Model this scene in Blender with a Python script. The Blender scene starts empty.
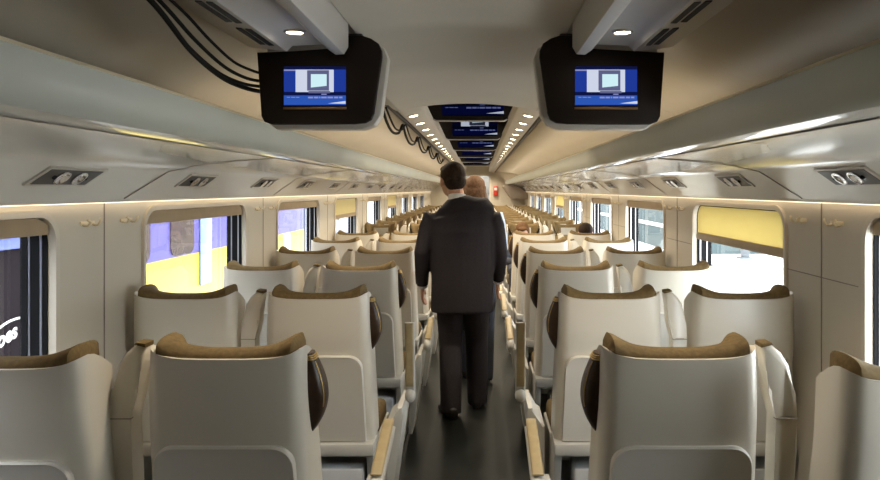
import bpy, bmesh, math, random
from mathutils import Vector, Matrix
random.seed(7)
S = bpy.context.scene
C = S.collection
PI = math.pi

# ------------------------------------------------------------------ materials
def mat(name, col, rough=0.5, metal=0.0, spec=0.5, coat=0.0, noise=None, bump=None, emit=None, estr=0.0):
    m = bpy.data.materials.new(name); m.use_nodes = True
    nt = m.node_tree; b = nt.nodes['Principled BSDF']
    b.inputs['Base Color'].default_value = (*col, 1)
    b.inputs['Roughness'].default_value = rough
    b.inputs['Metallic'].default_value = metal
    b.inputs['Specular IOR Level'].default_value = spec
    b.inputs['Coat Weight'].default_value = coat
    b.inputs['Coat Roughness'].default_value = 0.08
    if emit:
        b.inputs['Emission Color'].default_value = (*emit, 1)
        b.inputs['Emission Strength'].default_value = estr
    if noise or bump:
        tc = nt.nodes.new('ShaderNodeTexCoord')
        n = nt.nodes.new('ShaderNodeTexNoise')
        n.inputs['Scale'].default_value = (noise or bump)[0]
        n.inputs['Detail'].default_value = 4
        nt.links.new(tc.outputs['Object'], n.inputs['Vector'])
        if noise:
            r = nt.nodes.new('ShaderNodeValToRGB')
            k = noise[1]
            r.color_ramp.elements[0].position = .3; r.color_ramp.elements[1].position = .7
            r.color_ramp.elements[0].color = (*[c * (1 - k) for c in col], 1)
            r.color_ramp.elements[1].color = (*[min(1, c * (1 + k)) for c in col], 1)
            nt.links.new(n.outputs['Fac'], r.inputs['Fac'])
            nt.links.new(r.outputs['Color'], b.inputs['Base Color'])
        if bump:
            bp = nt.nodes.new('ShaderNodeBump'); bp.inputs['Strength'].default_value = bump[1]
            bp.inputs['Distance'].default_value = .004
            nt.links.new(n.outputs['Fac'], bp.inputs['Height'])
            nt.links.new(bp.outputs['Normal'], b.inputs['Normal'])
    return m

M = {}
M['shell']   = mat('cream_plastic', (.68, .635, .54), .32, coat=.15, noise=(3, .03))
M['shell2']  = mat('pale_panel_plastic', (.64, .61, .54), .38, noise=(4, .03))
M['frame']   = mat('seat_frame_plastic', (.50, .49, .45), .42, noise=(5, .04))
M['box']     = mat('storage_box_grey', (.50, .52, .54), .5, noise=(5, .05))
M['recess']  = mat('recess_grey', (.22, .23, .24), .6, noise=(5, .05))
M['brown']   = mat('khaki_brown_fabric', (.150, .102, .042), .8, spec=.25, noise=(60, .18), bump=(250, .4))
M['leather'] = mat('dark_brown_leather', (.045, .024, .013), .38, noise=(40, .2), bump=(120, .3))
M['gold']    = mat('golden_stitching', (.55, .38, .13), .4, metal=.4, noise=(60, .1))
M['armpad']  = mat('beige_armrest_pad', (.36, .285, .155), .5, noise=(30, .08))
M['cloth']   = mat('white_cloth', (.66, .63, .55), .85, noise=(80, .05))
M['wall']    = mat('beige_wall_panel', (.62, .565, .465), .48, noise=(2, .03))
M['lining']  = mat('pale_window_lining', (.66, .60, .50), .4, noise=(3, .03))
M['seam']    = mat('dark_seam', (.30, .255, .20), .7, noise=(8, .1))
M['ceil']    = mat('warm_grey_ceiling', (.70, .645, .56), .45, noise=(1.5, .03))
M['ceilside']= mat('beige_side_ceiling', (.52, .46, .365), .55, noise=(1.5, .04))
M['beam']    = mat('ceiling_beam_plastic', (.54, .51, .47), .4, noise=(3, .04))
M['rack']    = mat('glossy_rack_panel', (.74, .715, .65), .13, coat=.6, noise=(2, .03))
M['lip']     = mat('pale_green_rack_lip', (.56, .575, .51), .5, coat=.1, noise=(2, .04))
M['edge']    = mat('pale_edge_trim', (.80, .70, .50), .3, noise=(6, .04))
M['fascia']  = mat('fascia_plastic', (.52, .48, .41), .28, coat=.2, noise=(2, .03))
M['grey']    = mat('dark_grey_plastic', (.075, .07, .065), .4, noise=(8, .08))
M['chrome']  = mat('polished_reflector', (.85, .85, .88), .12, metal=1, noise=(8, .03))
M['black']   = mat('black_rubber', (.008, .008, .009), .7, spec=.15, noise=(8, .2))
M['alu']     = mat('brushed_aluminium', (.62, .62, .63), .3, metal=.9, noise=(20, .05))
M['bezel']   = mat('dark_brown_bezel', (.018, .012, .009), .5, spec=.2, noise=(5, .1))
M['housing'] = mat('pale_monitor_housing', (.62, .58, .52), .4, noise=(4, .04))
M['bronze']  = mat('bronze_strip', (.40, .25, .13), .3, metal=.7, noise=(8, .08))
M['cable']   = mat('black_cable', (.008, .007, .006), .7, spec=.15, noise=(20, .2))
M['vent']    = mat('vent_slot_black', (.02, .02, .02), .7, noise=(10, .2))
M['rail']    = mat('tan_blind_rail', (.44, .33, .20), .5, noise=(10, .05))
M['white']   = mat('white_paint', (.80, .80, .80), .45, noise=(4, .03))
M['red']     = mat('red_enamel', (.55, .05, .03), .4, noise=(10, .08))
M['door']    = mat('pale_grey_door', (.62, .62, .60), .4, noise=(3, .03))
M['cabinet'] = mat('brown_grey_cabinet', (.27, .22, .18), .45, noise=(4, .06))
M['table']   = mat('table_top_beige', (.55, .48, .36), .35, noise=(6, .06))
# people
M['skin']    = mat('skin', (.55, .29, .19), .5, noise=(25, .05))
M['hairdark']= mat('dark_brown_hair', (.028, .016, .010), .8, spec=.2, noise=(70, .35), bump=(160, .6))
M['hairblond']= mat('auburn_blond_hair', (.085, .045, .023), .75, spec=.2, noise=(60, .3), bump=(140, .6))
M['hairbrown']= mat('chestnut_hair', (.10, .048, .018), .75, spec=.2, noise=(60, .3), bump=(140, .6))
M['suit']    = mat('charcoal_suit_wool', (.023, .019, .023), .75, spec=.3, noise=(90, .15), bump=(300, .25))
M['trouser'] = mat('charcoal_trouser_wool', (.030, .025, .028), .75, spec=.3, noise=(90, .15), bump=(300, .25))
M['shirt']   = mat('white_shirt_cotton', (.85, .83, .80), .7, noise=(60, .04))
M['shoe']    = mat('black_shoe_leather', (.012, .010, .010), .3, noise=(30, .2))
M['bluetop'] = mat('pale_blue_cotton', (.42, .52, .66), .8, noise=(60, .08))
M['darktop'] = mat('dark_navy_knit', (.03, .035, .05), .85, noise=(60, .15))
M['eye']     = mat('eye_white', (.8, .8, .78), .2, noise=(20, .03))
# outside
M['yellow']  = mat('yellow_train_paint', (.58, .42, .035), .4, noise=(1.5, .06))
M['violet']  = mat('violet_train_paint', (.085, .075, .28), .35, noise=(1.5, .08))
M['plum']    = mat('dark_plum_train_paint', (.011, .008, .010), .9, spec=.08, noise=(1.5, .2))
M['bluestrip']= mat('blue_stripe_paint', (.04, .07, .34), .35, noise=(3, .05))
M['palepost']= mat('pale_blue_door_paint', (.22, .30, .40), .35, noise=(3, .04))
M['twin']    = mat('dark_tinted_train_window', (.06, .045, .045), .15, noise=(3, .25))
M['reargrey'] = mat('grey_blue_train_paint', (.16, .18, .23), .4, noise=(1.5, .1))
M['letter']  = mat('white_lettering', (.70, .70, .70), .5, noise=(20, .03))
M['concrete']= mat('white_concrete', (.74, .74, .73), .8, noise=(1.2, .08))
M['ballast'] = mat('grey_ballast', (.22, .21, .20), .9, noise=(14, .4))
M['teal']    = mat('grey_green_cladding', (.07, .092, .095), .7, spec=.1, noise=(1, .15))
M['steel']   = mat('dark_steel', (.10, .11, .12), .4, noise=(4, .1))

def floor_material():
    m = mat('dark_rubber_floor', (.018, .021, .017), .55, spec=.18)
    nt = m.node_tree; b = nt.nodes['Principled BSDF']
    tc = nt.nodes.new('ShaderNodeTexCoord')
    v = nt.nodes.new('ShaderNodeTexNoise'); v.inputs['Scale'].default_value = 9; v.inputs['Detail'].default_value = 5
    nt.links.new(tc.outputs['Object'], v.inputs['Vector'])
    r = nt.nodes.new('ShaderNodeValToRGB')
    r.color_ramp.elements[0].color = (.003, .004, .0034, 1); r.color_ramp.elements[1].color = (.009, .011, .009, 1)
    nt.links.new(v.outputs['Fac'], r.inputs['Fac']); nt.links.new(r.outputs['Color'], b.inputs['Base Color'])
    return m
M['floor'] = floor_material()

def glass_material():
    m = bpy.data.materials.new('window_glass'); m.use_nodes = True
    nt = m.node_tree; nt.nodes.clear()
    o = nt.nodes.new('ShaderNodeOutputMaterial'); mx = nt.nodes.new('ShaderNodeMixShader')
    t = nt.nodes.new('ShaderNodeBsdfTransparent'); g = nt.nodes.new('ShaderNodeBsdfGlossy')
    f = nt.nodes.new('ShaderNodeLayerWeight'); f.inputs['Blend'].default_value = .12
    pw = nt.nodes.new('ShaderNodeMath'); pw.operation = 'MULTIPLY_ADD'; pw.inputs[1].default_value = .45; pw.inputs[2].default_value = .025
    nt.links.new(f.outputs['Facing'], pw.inputs[0])
    t.inputs['Color'].default_value = (.90, .93, .94, 1); g.inputs['Roughness'].default_value = .02
    nt.links.new(pw.outputs[0], mx.inputs[0]); nt.links.new(t.outputs[0], mx.inputs[1]); nt.links.new(g.outputs[0], mx.inputs[2])
    nt.links.new(mx.outputs[0], o.inputs['Surface'])
    return m
M['glass'] = glass_material()

def blind_material():
    m = bpy.data.materials.new('yellow_blind_fabric'); m.use_nodes = True
    nt = m.node_tree; nt.nodes.clear()
    o = nt.nodes.new('ShaderNodeOutputMaterial'); mx = nt.nodes.new('ShaderNodeMixShader')
    d = nt.nodes.new('ShaderNodeBsdfDiffuse'); t = nt.nodes.new('ShaderNodeBsdfTranslucent')
    n = nt.nodes.new('ShaderNodeTexNoise'); n.inputs['Scale'].default_value = 3
    r = nt.nodes.new('ShaderNodeValToRGB')
    r.color_ramp.elements[0].color = (.80, .70, .38, 1); r.color_ramp.elements[1].color = (.88, .79, .47, 1)
    nt.links.new(n.outputs['Fac'], r.inputs['Fac'])
    nt.links.new(r.outputs['Color'], d.inputs['Color']); nt.links.new(r.outputs['Color'], t.inputs['Color'])
    mx.inputs[0].default_value = .36
    nt.links.new(d.outputs[0], mx.inputs[1]); nt.links.new(t.outputs[0], mx.inputs[2]); nt.links.new(mx.outputs[0], o.inputs['Surface'])
    return m
M['blind'] = blind_material()

def emis(name, col, st):
    m = bpy.data.materials.new(name); m.use_nodes = True
    nt = m.node_tree; nt.nodes.clear()
    o = nt.nodes.new('ShaderNodeOutputMaterial'); e = nt.nodes.new('ShaderNodeEmission')
    e.inputs['Color'].default_value = (*col, 1); e.inputs['Strength'].default_value = st
    nt.links.new(e.outputs[0], o.inputs['Surface'])
    return m
M['lamp'] = emis('warm_lamp_lens', (1, .84, .60), 22)
M['glow'] = emis('warm_glow_strip', (1, .80, .54), 2.0)
M['cove'] = emis('warm_cove_tube', (1, .84, .62), 5)
M['lampcool'] = emis('cool_lamp_lens', (1, .88, .72), 14)
SC = [emis('screen_blue', (.025, .075, .55), .30), emis('screen_navy', (.008, .014, .11), .3), emis('screen_white', (.70, .76, .92), .48),
      emis('screen_slate', (.17, .18, .36), .36), emis('screen_ice', (.62, .86, .92), .55), emis('screen_bright_blue', (.04, .15, .72), .34),
      emis('screen_lilac', (.36, .38, .75), .4)]

# ------------------------------------------------------------------ mesh helpers
def finish(name, bm, mats, parent=None, smooth=35, loc=None, recalc=True):
    if recalc: bmesh.ops.recalc_face_normals(bm, faces=bm.faces[:])
    me = bpy.data.meshes.new(name); bm.to_mesh(me); bm.free()
    for m in (mats if isinstance(mats, (list, tuple)) else [mats]): me.materials.append(m)
    if smooth:
        me.shade_smooth(); me.set_sharp_from_angle(angle=math.radians(smooth))
    o = bpy.data.objects.new(name, me); C.objects.link(o)
    if parent: o.parent = parent
    if loc: o.location = loc
    return o

def tag(o, label=None, cat=None, group=None, kind=None):
    if label: o['label'] = label
    if cat: o['category'] = cat
    if group: o['group'] = group
    if kind: o['kind'] = kind
    return o

def thing(name, label, cat, loc=(0, 0, 0), rz=0, group=None, kind=None):
    o = bpy.data.objects.new(name, None); C.objects.link(o)
    o.empty_display_size = .1; o.location = loc; o.rotation_euler = (0, 0, rz)
    return tag(o, label, cat, group, kind)

def copy_tree(o, parent=None):
    c = o.copy(); C.objects.link(c); c.parent = parent
    for ch in list(o.children): copy_tree(ch, c)
    return c

def box(bm, x0, x1, y0, y1, z0, z1, bev=0, seg=2, mi=0):
    vs = [bm.verts.new((x, y, z)) for x in (x0, x1) for y in (y0, y1) for z in (z0, z1)]
    F = [(0, 1, 3, 2), (4, 6, 7, 5), (0, 4, 5, 1), (2, 3, 7, 6), (0, 2, 6, 4), (1, 5, 7, 3)]
    fs = [bm.faces.new([vs[i] for i in f]) for f in F]
    for f in fs: f.material_index = mi
    if bev:
        es = list({e for f in fs for e in f.edges})
        bmesh.ops.bevel(bm, geom=es, offset=bev, segments=seg, profile=.5, affect='EDGES')
    return vs

def prism(bm, pts, axis, a0, a1, bev=0, mi=0, seg=2):
    """extrude an outline. axis 'y': pts are (x,z); axis 'x': pts (y,z); axis 'z': pts (x,y)"""
    def P(p, a):
        return {'y': (p[0], a, p[1]), 'x': (a, p[0], p[1]), 'z': (p[0], p[1], a)}[axis]
    A = [bm.verts.new(P(p, a0)) for p in pts]; B = [bm.verts.new(P(p, a1)) for p in pts]
    n = len(pts); fs = [bm.faces.new(A), bm.faces.new(B[::-1])]
    for i in range(n): fs.append(bm.faces.new([A[i], B[i], B[(i + 1) % n], A[(i + 1) % n]]))
    for f in fs: f.material_index = mi
    if bev:
        es = list(fs[0].edges) + list(fs[1].edges)
        bmesh.ops.bevel(bm, geom=es, offset=bev, segments=seg, profile=.5, affect='EDGES')

def sheet(bm, pts, y0, y1, ny=1, mi=0):
    """open profile (x,z) swept along y"""
    rows = []
    for j in range(ny + 1):
        y = y0 + (y1 - y0) * j / ny
        rows.append([bm.verts.new((p[0], y, p[1])) for p in pts])
    for j in range(ny):
        for i in range(len(pts) - 1):
            f = bm.faces.new([rows[j][i], rows[j][i + 1], rows[j + 1][i + 1], rows[j + 1][i]]); f.material_index = mi

def grid_loft(bm, rings, cap=True, mi=0):
    R = [[bm.verts.new(p) for p in r] for r in rings]
    n = len(R[0])
    for a, b in zip(R, R[1:]):
        for i in range(n):
            f = bm.faces.new([a[i], a[(i + 1) % n], b[(i + 1) % n], b[i]]); f.material_index = mi
    if cap:
        bm.faces.new(R[0][::-1]).material_index = mi; bm.faces.new(R[-1]).material_index = mi

def sweep(bm, pts, rad, n=12, mi=0, ref=Vector((1, 0, 0))):
    pts = [Vector(p) for p in pts]
    rings = []
    for i, p in enumerate(pts):
        t = (pts[min(i + 1, len(pts) - 1)] - pts[max(i - 1, 0)]).normalized()
        a = (ref - t * ref.dot(t))
        if a.length < .15:
            r2 = Vector((0, 1, 0)); a = r2 - t * r2.dot(t)
        a.normalize(); b = t.cross(a)
        r = rad[i] if isinstance(rad, (list, tuple)) else rad
        ra, rb = r if isinstance(r, (list, tuple)) else (r, r)
        rings.append([p + a * (ra * math.cos(2 * PI * k / n)) + b * (rb * math.sin(2 * PI * k / n)) for k in range(n)])
    grid_loft(bm, rings, True, mi)

def ellipsoid(bm, c, r, rot=None, u=20, v=14, mi=0):
    m = Matrix.Translation(Vector(c)) @ (rot.to_4x4() if rot else Matrix.Identity(4)) @ Matrix.Diagonal((*r, 1))
    g = bmesh.ops.create_uvsphere(bm, u_segments=u, v_segments=v, radius=1, matrix=m)
    for vtx in g['verts']:
        for f in vtx.link_faces: f.material_index = mi

def catmull(pts, k=6):
    P = [Vector(p) for p in pts]; out = []
    for i in range(len(P) - 1):
        p0 = P[max(i - 1, 0)]; p1 = P[i]; p2 = P[i + 1]; p3 = P[min(i + 2, len(P) - 1)]
        for j in range(k):
            t = j / k
            out.append(.5 * ((2 * p1) + (-p0 + p2) * t + (2 * p0 - 5 * p1 + 4 * p2 - p3) * t * t + (-p0 + 3 * p1 - 3 * p2 + p3) * t ** 3))
    out.append(P[-1]); return out

def rrect(cx, cy, hw, hh, r, k=6):
    out = []
    for (sx, sy, a0) in ((1, -1, -PI / 2), (1, 1, 0), (-1, 1, PI / 2), (-1, -1, PI)):
        for i in range(k + 1):
            a = a0 + PI / 2 * i / k
            out.append((cx + sx * (hw - r) + r * math.cos(a), cy + sy * (hh - r) + r * math.sin(a)))
    return out

def remeshed(name, bm, voxel, m, parent=None, smooth_it=4):
    tmp = finish(name + '_src', bm, m, smooth=None)
    md = tmp.modifiers.new('r', 'REMESH'); md.mode = 'VOXEL'; md.voxel_size = voxel
    ms = tmp.modifiers.new('s', 'SMOOTH'); ms.iterations = smooth_it; ms.factor = .5
    dg = bpy.context.evaluated_depsgraph_get()
    me = bpy.data.meshes.new_from_object(tmp.evaluated_get(dg))
    old = tmp.data; bpy.data.objects.remove(tmp); bpy.data.meshes.remove(old)
    me.name = name; me.shade_smooth()
    o = bpy.data.objects.new(name, me); C.objects.link(o)
    if parent: o.parent = parent
    return o

# ------------------------------------------------------------------ camera
cam = bpy.data.cameras.new('camera'); co = bpy.data.objects.new('camera', cam); C.objects.link(co)
cam.sensor_width = 36; cam.lens = 36 * 700 / 880
co.location = (.07, 0, 1.55); co.rotation_euler = (PI / 2, 0, 0)
cam.shift_x = (440 - 480) / 880; cam.shift_y = (190 - 240) / 880
cam.clip_start = .05; cam.clip_end = 200
S.camera = co

# ------------------------------------------------------------------ room shell
W = 1.47; Y0, Y1 = -1.3, 22.0
WZ0, WZ1 = .74, 1.46
starts = [1.15] + [1.1 + 2.1 * k for k in range(1, 9)]; WL = 1.38; TH = .11

bm = bmesh.new(); box(bm, -1.62, 1.62, Y0, Y1 + 2.4, -.12, 0)
tag(finish('floor', bm, M['floor']), 'dark rubber floor of the railway coach running down the aisle', 'floor', kind='structure')

def wall_cell(bm, X, y0, y1, ya, yb):
    """one wall bay y0..y1 with a rounded window hole ya..yb"""
    z0, z1 = .02, 1.60
    k = 8; inner = rrect((ya + yb) / 2, (WZ0 + WZ1) / 2, (yb - ya) / 2, (WZ1 - WZ0) / 2, .10, k)
    outer = []
    cor = [(y1, z0), (y1, z1), (y0, z1), (y0, z0)]
    for c in range(4):
        for i in range(k + 1):
            t = i / k; p = inner[c * (k + 1) + i]
            s0 = inner[c * (k + 1)]; s1 = inner[c * (k + 1) + k]
            if c == 0: a, b = (s0[0], z0), (y1, s1[1])
            elif c == 1: a, b = (y1, s0[1]), (s1[0], z1)
            elif c == 2: a, b = (s0[0], z1), (y0, s1[1])
            else: a, b = (y0, s0[1]), (s1[0], z0)
            q = cor[c]
            if t < .5: u = t * 2; outer.append((a[0] + (q[0] - a[0]) * u, a[1] + (q[1] - a[1]) * u))
            else: u = t * 2 - 1; outer.append((q[0] + (b[0] - q[0]) * u, q[1] + (b[1] - q[1]) * u))
    sg = 1 if X > 0 else -1
    for xx, flip in ((X, 0), (X + sg * TH, 1)):
        A = [bm.verts.new((xx, *p)) for p in inner]; B = [bm.verts.new((xx, *p)) for p in outer]
        n = len(A)
        for i in range(n):
            f = [A[i], A[(i + 1) % n], B[(i + 1) % n], B[i]]
            bm.faces.new(f)

def build_wall(side, sg):
    bm = bmesh.new(); X = sg * W
    prev = starts[0] - .36
    box(bm, min(X, X + sg * TH), max(X, X + sg * TH), Y0, prev, 0.02, 1.6)
    for k, a in enumerate(starts):
        nxt = a + WL + .36
        wall_cell(bm, X, prev, nxt, a, a + WL); prev = nxt
    box(bm, min(X, X + sg * TH), max(X, X + sg * TH), prev, Y1, 0.02, 1.6)
    w = finish('wall_' + side, bm, M['wall'], smooth=20, recalc=False)
    tag(w, 'beige panelled window wall on the %s side of the coach' % side, 'wall', kind='structure')
    bm = bmesh.new()
    for k, a in enumerate(starts):
        box(bm, X - sg * .0025 if sg > 0 else X, X if sg > 0 else X + .0025, a - .335, a - .329, .05, 1.58)
    x0, x1 = sorted((X, X - sg * .0025))
    for k, a in enumerate(starts):
        for (ya, yb) in ((a + WL + .06, a + 2.1 - .06),):
            if sg > 0: box(bm, x0, x1, ya, yb, 1.19, 1.1935)
    tag(finish('panel_seam', bm, M['seam'], w, smooth=None))
    # heater duct at the floor
    bm = bmesh.new(); x0, x1 = sorted((X, X - sg * .004)); box(bm, x0, x1, Y0, Y1, .0, .12, .002)
    tag(finish('baseboard_' + side, bm, M['frame']), 'pale skirting duct along the %s window wall' % side, 'baseboard', kind='structure')
build_wall('left', -1); build_wall('right', 1)

ORD = ['first', 'second', 'third', 'fourth', 'fifth', 'sixth', 'seventh', 'eighth', 'ninth', 'tenth', 'eleventh', 'twelfth', 'thirteenth', 'fourteenth']
def ring(bm, X0, X1, a, b, z0, z1, r, t, mi=0):
    O = rrect((a + b) / 2, (z0 + z1) / 2, (b - a) / 2, (z1 - z0) / 2, r)
    I = rrect((a + b) / 2, (z0 + z1) / 2, (b - a) / 2 - t, (z1 - z0) / 2 - t, max(r - t, .01))
    n = len(O)
    V = [[bm.verts.new((x, *p)) for p in L] for x in (X0, X1) for L in (O, I)]
    for i in range(n):
        j = (i + 1) % n
        for (p, q) in ((0, 1), (1, 3), (3, 2), (2, 0)):
            f = bm.faces.new([V[p][i], V[p][j], V[q][j], V[q][i]]); f.material_index = mi

wn = 0
blinds_down = {('left', 3), ('left', 5), ('right', 1), ('right', 5)}
for side, sg in (('left', -1), ('right', 1)):
    for k, a in enumerate(starts):
        wn += 1; b = a + WL; X = sg * W
        w = thing('window_%d' % wn, 'rounded coach window with black seal, %s from the camera on the %s wall' % (ORD[k], side), 'window',
                  (X, (a + b) / 2, WZ0), 0, kind='structure')
        off = Vector((X, (a + b) / 2, WZ0))
        def sub(nm, f, m, sm=35):
            bm = bmesh.new(); f(bm); bmesh.ops.translate(bm, vec=-off, verts=bm.verts[:])
            return finish(nm, bm, m, w, smooth=sm)
        sub('window_lining', lambda bm: ring(bm, X - sg * .012, X + sg * .018, a - .018, b + .018, WZ0 - .018, WZ1 + .018, .115, .024), M['lining'])
        sub('rubber_seal', lambda bm: (ring(bm, X + sg * .018, X + sg * .034, a - .005, b + .005, WZ0 - .005, WZ1 + .005, .1, .018),
                                       ring(bm, X + sg * .041, X + sg * .078, a - .005, b + .005, WZ0 - .005, WZ1 + .005, .1, .018),
                                       ring(bm, X + sg * .085, X + sg * TH, a - .005, b + .005, WZ0 - .005, WZ1 + .005, .1, .024)), M['black'])
        sub('metal_frame', lambda bm: (ring(bm, X + sg * .034, X + sg * .041, a - .005, b + .005, WZ0 - .005, WZ1 + .005, .1, .022),
                                       ring(bm, X + sg * .078, X + sg * .085, a - .005, b + .005, WZ0 - .005, WZ1 + .005, .1, .020)), M['alu'])
        def pane(bm):
            pts = rrect((a + b) / 2, (WZ0 + WZ1) / 2, WL / 2, (WZ1 - WZ0) / 2, .09)
            bm.faces.new([bm.verts.new((X + sg * .095, *p)) for p in pts])
        sub('pane', pane, M['glass'], None)
        # roller blind
        down = (side, k) in blinds_down
        zb = 1.235 if down else 1.395
        lab = ('yellow roller blind pulled a third down over the %s window on the %s' if down else 'roller blind rolled up to its tan rail over the %s window on the %s') % (ORD[k], side)
        t = thing('roller_blind', lab, 'blind', (X + sg * .01, (a + b) / 2, zb), 0, 'roller blinds over the windows')
        hw = WL / 2 - .03
        bm = bmesh.new()
        x0, x1 = sorted((0, sg * .012))
        if down:
            pr = [(-hw, .03), (hw, .03)] + [(hw - .08 + .08 * math.cos(q), WZ1 - .012 - zb - .08 + .08 * math.sin(q)) for q in [PI / 2 * i / 6 for i in range(7)]] \
                 + [(-hw + .08 - .08 * math.sin(q), WZ1 - .012 - zb - .08 + .08 * math.cos(q)) for q in [PI / 2 * i / 6 for i in range(7)]]
            rows = []
            prism(bm, pr, 'x', sg * .005, sg * .0058)
            finish('blind_fabric', bm, M['blind'], t, smooth=None)
            bm = bmesh.new()
            prism(bm, rrect(0, .02, hw, .022, .02), 'x', sg * -.004, sg * .016, .003)
        else:
            prism(bm, [(-hw - .01, -.005), (hw + .01, -.005), (hw - .0, .035), (hw - .06, WZ1 - .008 - zb), (-hw + .06, WZ1 - .008 - zb), (-hw, .035)], 'x', sg * -.006, sg * .014, .003)
        finish('blind_rail', bm, M['rail'], t)

# coat hooks: two double hooks on every pillar
def hook_mesh(sg):
    bm = bmesh.new()
    box(bm, *sorted((0, -sg * .006)), -.05, .05, -.008, .008, .003)
    for yy in (-.035, .035):
        sweep(bm, catmull([(0, yy, -.004), (-sg * .022, yy, -.01), (-sg * .034, yy, .004), (-sg * .03, yy + .012 * (1 if yy > 0 else -1), .014)], 4), .005, 8)
    return bm
for side, sg in (('left', -1), ('right', 1)):
    proto = None
    for k, a in enumerate(starts[1:], 1):
        for j, dy in enumerate((-.46, -.16)):
            if proto is None:
                proto = finish('coat_hook', hook_mesh(sg), M['edge']); o = proto
            else:
                o = proto.copy(); C.objects.link(o)
            o.location = (sg * (W - .0005), a + dy, 1.42)
            tag(o, 'small double coat hook, %s one on the pillar before the %s %s window' % ('near' if j == 0 else 'far', ORD[k], side), 'hook', 'coat hooks between the windows')

# end walls
bm = bmesh.new()
box(bm, -1.6, 1.6, Y0 - .06, Y0, 0, 2.5)
tag(finish('wall_back', bm, M['wall']), 'beige end wall behind the camera', 'wall', kind='structure')
bm = bmesh.new()
box(bm, -1.6, -.36, Y1, Y1 + .06, 0, 2.5); box(bm, .36, 1.6, Y1, Y1 + .06, 0, 2.5); box(bm, -.36, .36, Y1, Y1 + .06, 2.0, 2.5)
tag(finish('wall_front', bm, M['wall']), 'beige end wall at the far end with the doorway', 'wall', kind='structure')
d = thing('door_1', 'pale grey vestibule door at the far end of the aisle', 'door', (0, Y1 + 2.0, 0), kind='structure')
bm = bmesh.new(); box(bm, -.5, .5, 0, .05, 0, 2.1, .005); finish('door_leaf', bm, M['door'], d)
bm = bmesh.new(); prism(bm, rrect(0, 1.45, .16, .35, .05), 'y', -.008, -.001); finish('door_window', bm, M['twin'], d)
bm = bmesh.new(); box(bm, .3, .33, -.05, -.001, .95, 1.15, .006); finish('door_handle', bm, M['alu'], d)
bm = bmesh.new()
for sx in (-1, 1): box(bm, *sorted((sx * .36, sx * .42)), Y1 - .02, Y1, 0, 2.06, .004)
box(bm, -.42, .42, Y1 - .02, Y1, 2.0, 2.06, .004)
tag(finish('trim_1', bm, M['lining']), 'pale frame around the far doorway', 'trim', kind='structure')
# vestibule box
bm = bmesh.new()
box(bm, -1.6, -1.0, Y1 + .06, Y1 + 2.4, 0, 2.3); box(bm, 1.0, 1.6, Y1 + .06, Y1 + 2.4, 0, 2.3); box(bm, -1.6, 1.6, Y1 + 2.3, Y1 + 2.4, 0, 2.3)
tag(finish('wall_vestibule', bm, M['white']), 'white walls of the vestibule beyond the far doorway', 'wall', kind='structure')

t = thing('ceiling_light', 'pale light panel on the ceiling of the vestibule beyond the far doorway', 'ceiling light', (0, Y1 + 1.2, 2.46))  # panel added out of view to brighten the vestibule
bm = bmesh.new(); box(bm, -.3, .3, -.3, .3, 0, .05, .01); finish('frame', bm, M['alu'], t)
bm = bmesh.new(); box(bm, -.27, .27, -.27, .27, -.006, -.0005); finish('diffuser', bm, emis('vestibule_panel_light', (1, .97, .92), 9), t, smooth=None)
# red emergency box, overhead cabinet at the far end
t = thing('fire_extinguisher_box', 'small red emergency box on the end wall beside the far doorway', 'emergency box', (.56, Y1, 1.37))
bm = bmesh.new(); box(bm, -.07, .07, -.09, 0, 0, .3, .012); finish('case', bm, M['red'], t)
bm = bmesh.new(); box(bm, -.045, .045, -.096, -.0905, .17, .25, .002); finish('label_plate', bm, M['white'], t)
t = thing('overhead_cabinet', 'dark brown-grey wedge cabinet under the far end of the right rack', 'cabinet', (0, 20.4, 1.28))
bm = bmesh.new(); prism(bm, [(1.0, .02), (1.46, .0), (1.46, .20), (1.42, .20), (1.29, .302), (1.15, .362), (.94, .410), (.80, .415), (.76, .36)], 'y', 0, 1.55, .004); finish('body', bm, M['cabinet'], t)
bm = bmesh.new(); prism(bm, [(1.02, .05), (1.40, .04), (1.40, .18), (1.26, .28), (.87, .36)], 'y', -.012, -.0005, .004); finish('door', bm, M['cabinet'], t)

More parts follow.
